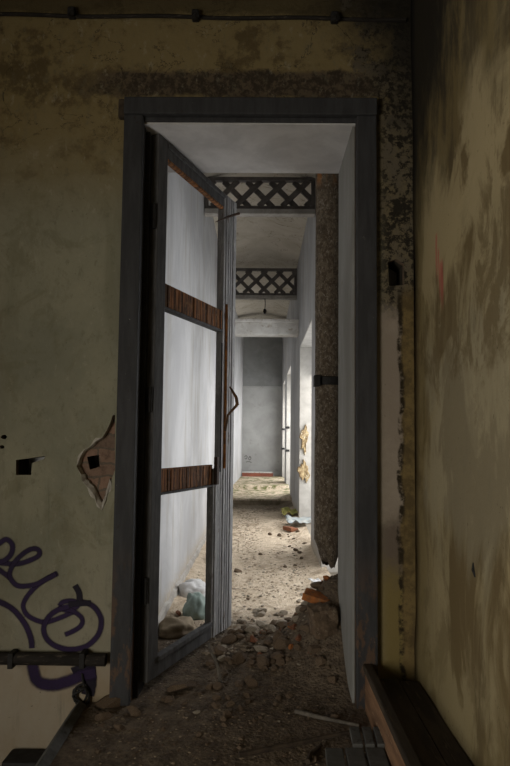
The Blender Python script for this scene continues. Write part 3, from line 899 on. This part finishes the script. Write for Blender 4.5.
rock_px('pale', 299, 598, .035, 'whitish chunk at the back edge of the heap', .03)
rock_px('pale', 338, 600, .06, 'large pale chunk against the corridor wall behind the heap', .05, (.055, .07, .09))
rock_px('red', 178, 618, .05, 'red brick piece on the floor behind the open door', 0, (.06, .03, .03))
# brick block on the heap by the right jamb
def rough_block(name, a, b_, mat, loc_, rot, label, seed):
    b = MB(); b.box(a, b_); bmesh.ops.subdivide_edges(b.bm, edges=b.bm.edges[:], cuts=7, use_grid_fill=True)
    c_ = (Vector(a) + Vector(b_)) / 2; h = (Vector(b_) - Vector(a)) / 2
    for v in b.bm.verts:
        q = v.co - c_; u = max(abs(q.x / h.x) + abs(q.y / h.y), abs(q.x / h.x) + abs(q.z / h.z), abs(q.z / h.z) + abs(q.y / h.y))
        v.co = c_ + q * (1 - .13 * max(0, u - 1.35) - .10 * mnoise.noise(q * 22 + Vector((seed, 0, 0))) - .06 * mnoise.noise(q * 60))
    o = b.build(name, mat, smooth=False); o.location = loc_; o.rotation_euler = rot
    return tag(o, label, 'brick')


rough_block('brick_block', (-.075, -.06, 0), (.06, .06, .15), 'stone_brown', (.345, 3.10, ground(.345, 3.10) - .04), (.05, -.10, .25), 'dark squarish brick block wedged against the right side of the doorway', 2)
rough_block('brick_half', (-.075, -.05, 0), (.075, .05, .04), 'brick_orange', (.31, 3.22, ground(.31, 3.22) + .02), (.10, .22, -.3), 'flat orange brown brick leaning at the top of the dark brick block', 5)

rr = random.Random(5)
GROUPS = [   # kind, count, centre, spread, size range, label, group
    ('pale', 72, (.10, 3.62), (.25, .28), (.014, .056), 'small pale plaster chunk scattered on the doorway rubble heap', 'pale plaster chunks in the doorway'),
    ('brown', 135, (.14, 3.36), (.24, .24), (.014, .060), 'small brown stone in the dark rubble heap of the doorway', 'brown stones in the doorway heap'),
    ('red', 26, (.22, 3.42), (.15, .18), (.014, .045), 'small red brick fragment in the rubble heap of the doorway', 'red brick fragments in the doorway heap'),
    ('orange', 10, (.26, 3.45), (.11, .12), (.014, .034), 'small orange brick fragment in the rubble heap of the doorway', 'orange brick fragments in the doorway heap'),
    ('pale', 40, (.15, 5.0), (.28, .8), (.010, .026), 'small pale plaster chunk on the dusty corridor floor', 'pale plaster chunks along the corridor'),
    ('brown', 26, (.38, 7.0), (.12, .9), (.012, .035), 'small brown stone along the foot of the corridor wall', 'brown stones along the corridor wall'),
    ('brown', 70, (-.05, 2.75), (.36, .28), (.010, .034), 'small brown stone on the dark dirt in front of the doorway', 'brown stones before the doorway'),
    ('brown', 18, (-.38, 4.3), (.12, .4), (.012, .03), 'small brown stone on the floor behind the open door', 'brown stones behind the door'),
]
for kind, n, (cx, cy), (sx, sy), (r0, r1), lab, grp in GROUPS:
    k = 0
    while k < n:
        x = rr.gauss(cx, sx); y = rr.gauss(cy, sy)
        xmin, xmax = (-.56, .41) if 2.62 < y < 3.3 else ((-.78, .46) if y <= 2.62 else (-.58, .50))
        if not (xmin < x < xmax) or y < 1.9: continue
        # keep the door leaf's line free
        t_ = max(0, min(1, ((x - HX) * (FX - HX) + (y - HY) * (FY - HY)) / L ** 2))
        if math.hypot(x - HX - t_ * (FX - HX), y - HY - t_ * (FY - HY)) < .07: continue
        r = r0 + (r1 - r0) * rr.random() ** 2
        if cy > 6: r *= 1.3
        rock(kind, x, y, r, lab, grp, rr); k += 1

# uncountable crumbs: flakes of plaster and grit
for nm, lab, (ya, yb), n, kinds in (
        ('debris', 'pale and tan crumbs strewn over the corridor floor', (3.24, 10.2), 2300, ((0, .012), (1, .013), (1, .010), (2, .009))),
        ('gravel', 'brown grit strewn over the dark dirt before the doorway', (2.0, 3.20), 1500, ((2, .008), (2, .006), (1, .006)))):
    b = MB(); rr = random.Random(n); k = 0
    while k < n:
        y = ya + (yb - ya) * (rr.random() ** 1.5 if ya > 3 else rr.random()); x = rr.uniform(-.72, .46)
        if y > 2.62 and not (-.54 < x < (.40 if y < 3.25 else .5)): continue
        if ya > 3 and mnoise.noise(Vector((x * 3.2, y * 1.6, 5))) + .25 * abs(x) < rr.uniform(-.35, .35): continue
        mi, sz = rr.choice(kinds)
        s_ = sz * (.4 + rr.random() * 1.3) * (1 + .08 * max(0, y - 5)); z = ground(x, y)
        q = [b.bm.verts.new((x + rr.uniform(.5, 1.2) * s_ * math.cos(a), y + rr.uniform(.5, 1.2) * s_ * math.sin(a), z + rr.uniform(-.1, .25) * s_)) for a in (0, 1.6, 3.1, 4.6)]
        top = b.bm.verts.new((x, y, z + s_ * .4))
        for i in range(4): b.bm.faces.new((q[i], q[(i + 1) % 4], top)).material_index = mi
        k += 1
    tag(b.build(nm, None, mats=['stone_pale', 'crumb_tan', 'stone_brown']), lab, 'debris', kind='stuff')


# ------------------------------------------------------------------ sticks, boards, litter
def stick(p, q, r, mat, label, name='stick', lift=.012, cat='stick'):
    p = Vector(p); q = Vector(q); pts = []
    for k in range(9):
        u = k / 8; v = p.lerp(q, u); v.x += .006 * math.sin(u * 7 + p.x * 9); v.z += lift
        pts.append(v)
    o = MB().tube(pts, [r * (1 - .35 * k / 8) for k in range(9)], 8).build(name, mat)
    return tag(o, label, cat)


def fl(px, py, z=.0):
    p = onfloor(px, py, z); p.z = max(z, ground(p.x, p.y)); return p


stick(fl(222, 686), (at(209, 646, 3.02)), .009, 'pale_stick', 'thin stick leaning against the bottom of the open door')
stick(fl(294, 714), fl(358, 731), .010, 'pale_stick', 'pale thin stick lying on the dirt, pointing at the grey tiles')
stick(fl(240, 758), fl(356, 736), .011, 'stick', 'long dark stick lying across the dirt in front of the tiles')
stick(fl(306, 765), fl(320, 748), .010, 'stick', 'short dark stick on the dirt left of the front tiles')
stick(fl(372, 722), fl(385, 729), .012, 'riser_wood', 'short reddish stick beside the wooden step, behind the tiles')

# grey kerb slab lying along the brink on the left
b = MB(); pa = at(97, 692, YW); 
for k in range(1): b.box((-.035, -.9, -.02), (.035, .0, .02), .006)
ks = b.build('board', 'tile_grey'); ks.location = (-.80, 2.655, ground(-.78, 2.62) - .006); ks.rotation_euler = (0, R(-52), .02)
tag(ks, 'grey narrow board lying along the brink of dirt by the left wall', 'board')
b = MB(); b.box((-.10, -.06, 0), (.10, .06, .14), .012); o = b.build('timber_block', 'dark_iron'); p = at(29, 766, YW - .07); o.location = (p.x, YW - .07, p.z - .095)
tag(o, 'black timber block at the bottom of the left wall', 'block')
rr = random.Random(4); b = MB(); pts = []
for k in range(26):
    a = k * .95; q = .016 + .020 * rr.random()
    pts.append((q * math.cos(a) * 1.2, -.030 + .018 * rr.random(), q * math.sin(a) * 1.4 - .0006 * k))
b.tube([Vector(p) for p in catmull([Vector(p) for p in pts], 4)], .005, 6)
b.tube([(.01, -.02, .03), (.0, -.015, .06), (-.004, -.012, .085)], .005, 6)
o = b.build('wire_tangle', 'dark_iron'); o.location = at(83, 692, YW) + Vector((0, .004, 0))
tag(o, 'small dark tangle of wire on the wall under the pipe end', 'wire')


# litter behind the door and down the corridor
def bag(name, c_, size, mat, label, seed, cat='bag'):
    bm = bmesh.new(); bmesh.ops.create_icosphere(bm, subdivisions=4, radius=1)
    for v in bm.verts:
        q = v.co.copy(); f = 1 + .22 * mnoise.noise(q * 1.6 + Vector((seed, 0, 0))) + .12 * mnoise.turbulence(q * 2.4 + Vector((0, seed, 0)), 3, False)
        v.co = Vector((q.x * size[0] * f, q.y * size[1] * f, (max(q.z, -.55) + .5) * size[2] * f))
    b = MB(); b.bm.free(); b.bm = bm; o = b.build(name, mat, smooth=True); o.location = c_
    return tag(o, label, cat)


p = onfloor(191, 597); bag('plastic_bag', (p.x, p.y, -.005), (.13, .10, .085), 'white_plastic', 'crumpled white plastic bag on the floor behind the open door', 3)
p = onfloor(196, 618); bag('plastic_sack', (p.x, p.y, -.005), (.085, .08, .11), 'green_plastic', 'rounded pale green sack on the floor behind the open door', 8)
p = onfloor(176, 634); bag('cloth_sack', (p.x, p.y, -.01), (.13, .10, .07), 'tan_sack', 'flattened tan sack nearest to the door bottom', 12)


def sheet(name, c_, w_, d_, mat, label, seed, amp=.03, cat='sheet'):
    b = MB(); n = 14
    gr = [[b.bm.verts.new(((i / n - .5) * w_ * (1 + .15 * mnoise.noise(Vector((j * .4, seed, 0)))), (j / n - .5) * d_, .02 + amp * (.6 + mnoise.noise(Vector((i * .35, j * .35, seed)))))) for j in range(n + 1)] for i in range(n + 1)]
    for i in range(n):
        for j in range(n): b.bm.faces.new((gr[i][j], gr[i + 1][j], gr[i + 1][j + 1], gr[i][j + 1]))
    o = b.build(name, mat, smooth=True); o.location = c_
    o.modifiers.new('thick', 'SOLIDIFY').thickness = .004
    return tag(o, label, cat)


p = onfloor(302, 526, .03); sheet('plastic_sheet', (p.x - .03, p.y, ground(p.x, p.y)), .36, .55, 'blue_sheet', 'pale blue crumpled sheet by the corridor wall, past the pipe', 4, .05)
p = onfloor(294, 519, .03); sheet('leaf_litter', (p.x - .02, p.y + .3, ground(p.x, p.y)), .30, .5, 'leaf_yellow', 'scrap of greenish yellow litter behind the blue sheet', 9, .05, 'litter')
p = onfloor(291, 530, .03); o = MB().box((-.07, -.10, 0), (.05, .10, .05), .008).build('brick', 'brick_red'); o.location = (p.x, p.y, ground(p.x, p.y)); o.rotation_euler = (0, .1, .5)
tag(o, 'reddish brown brick beside the blue sheet on the corridor floor', 'brick')
p = onfloor(317, 584, .05); o = sheet('paper_scrap', (p.x, p.y, ground(p.x, p.y) + .01), .10, .15, 'white_plastic', 'bright white scrap on the floor beneath the hanging pipe', 2, .02, 'paper'); o.rotation_euler = (.15, .2, .5)
p = onfloor(238, 572, 0); rock('brown', p.x, p.y, .05, 'lone brown clod on the pale corridor floor next to the door edge')

# red plank against the end wall
p = at(242, 478, 15.2); q = at(273, 478, 15.2)
t = tag(empty('plank', ((p.x + q.x) / 2, 15.25, .195)), 'red plank on the floor along the far end wall', 'plank'); hl = (q.x - p.x) / 2
b = MB(); b.box((-hl, -.06, 0), (hl, .05, .11), .008); b.build('plank_body', 'red_plank', t)
b = MB(); b.box((-hl, -.07, .11), (hl - .02, .06, .135), .006); o = b.build('white_edge', 'white_beam', t); o['label'] = 'white top edge'
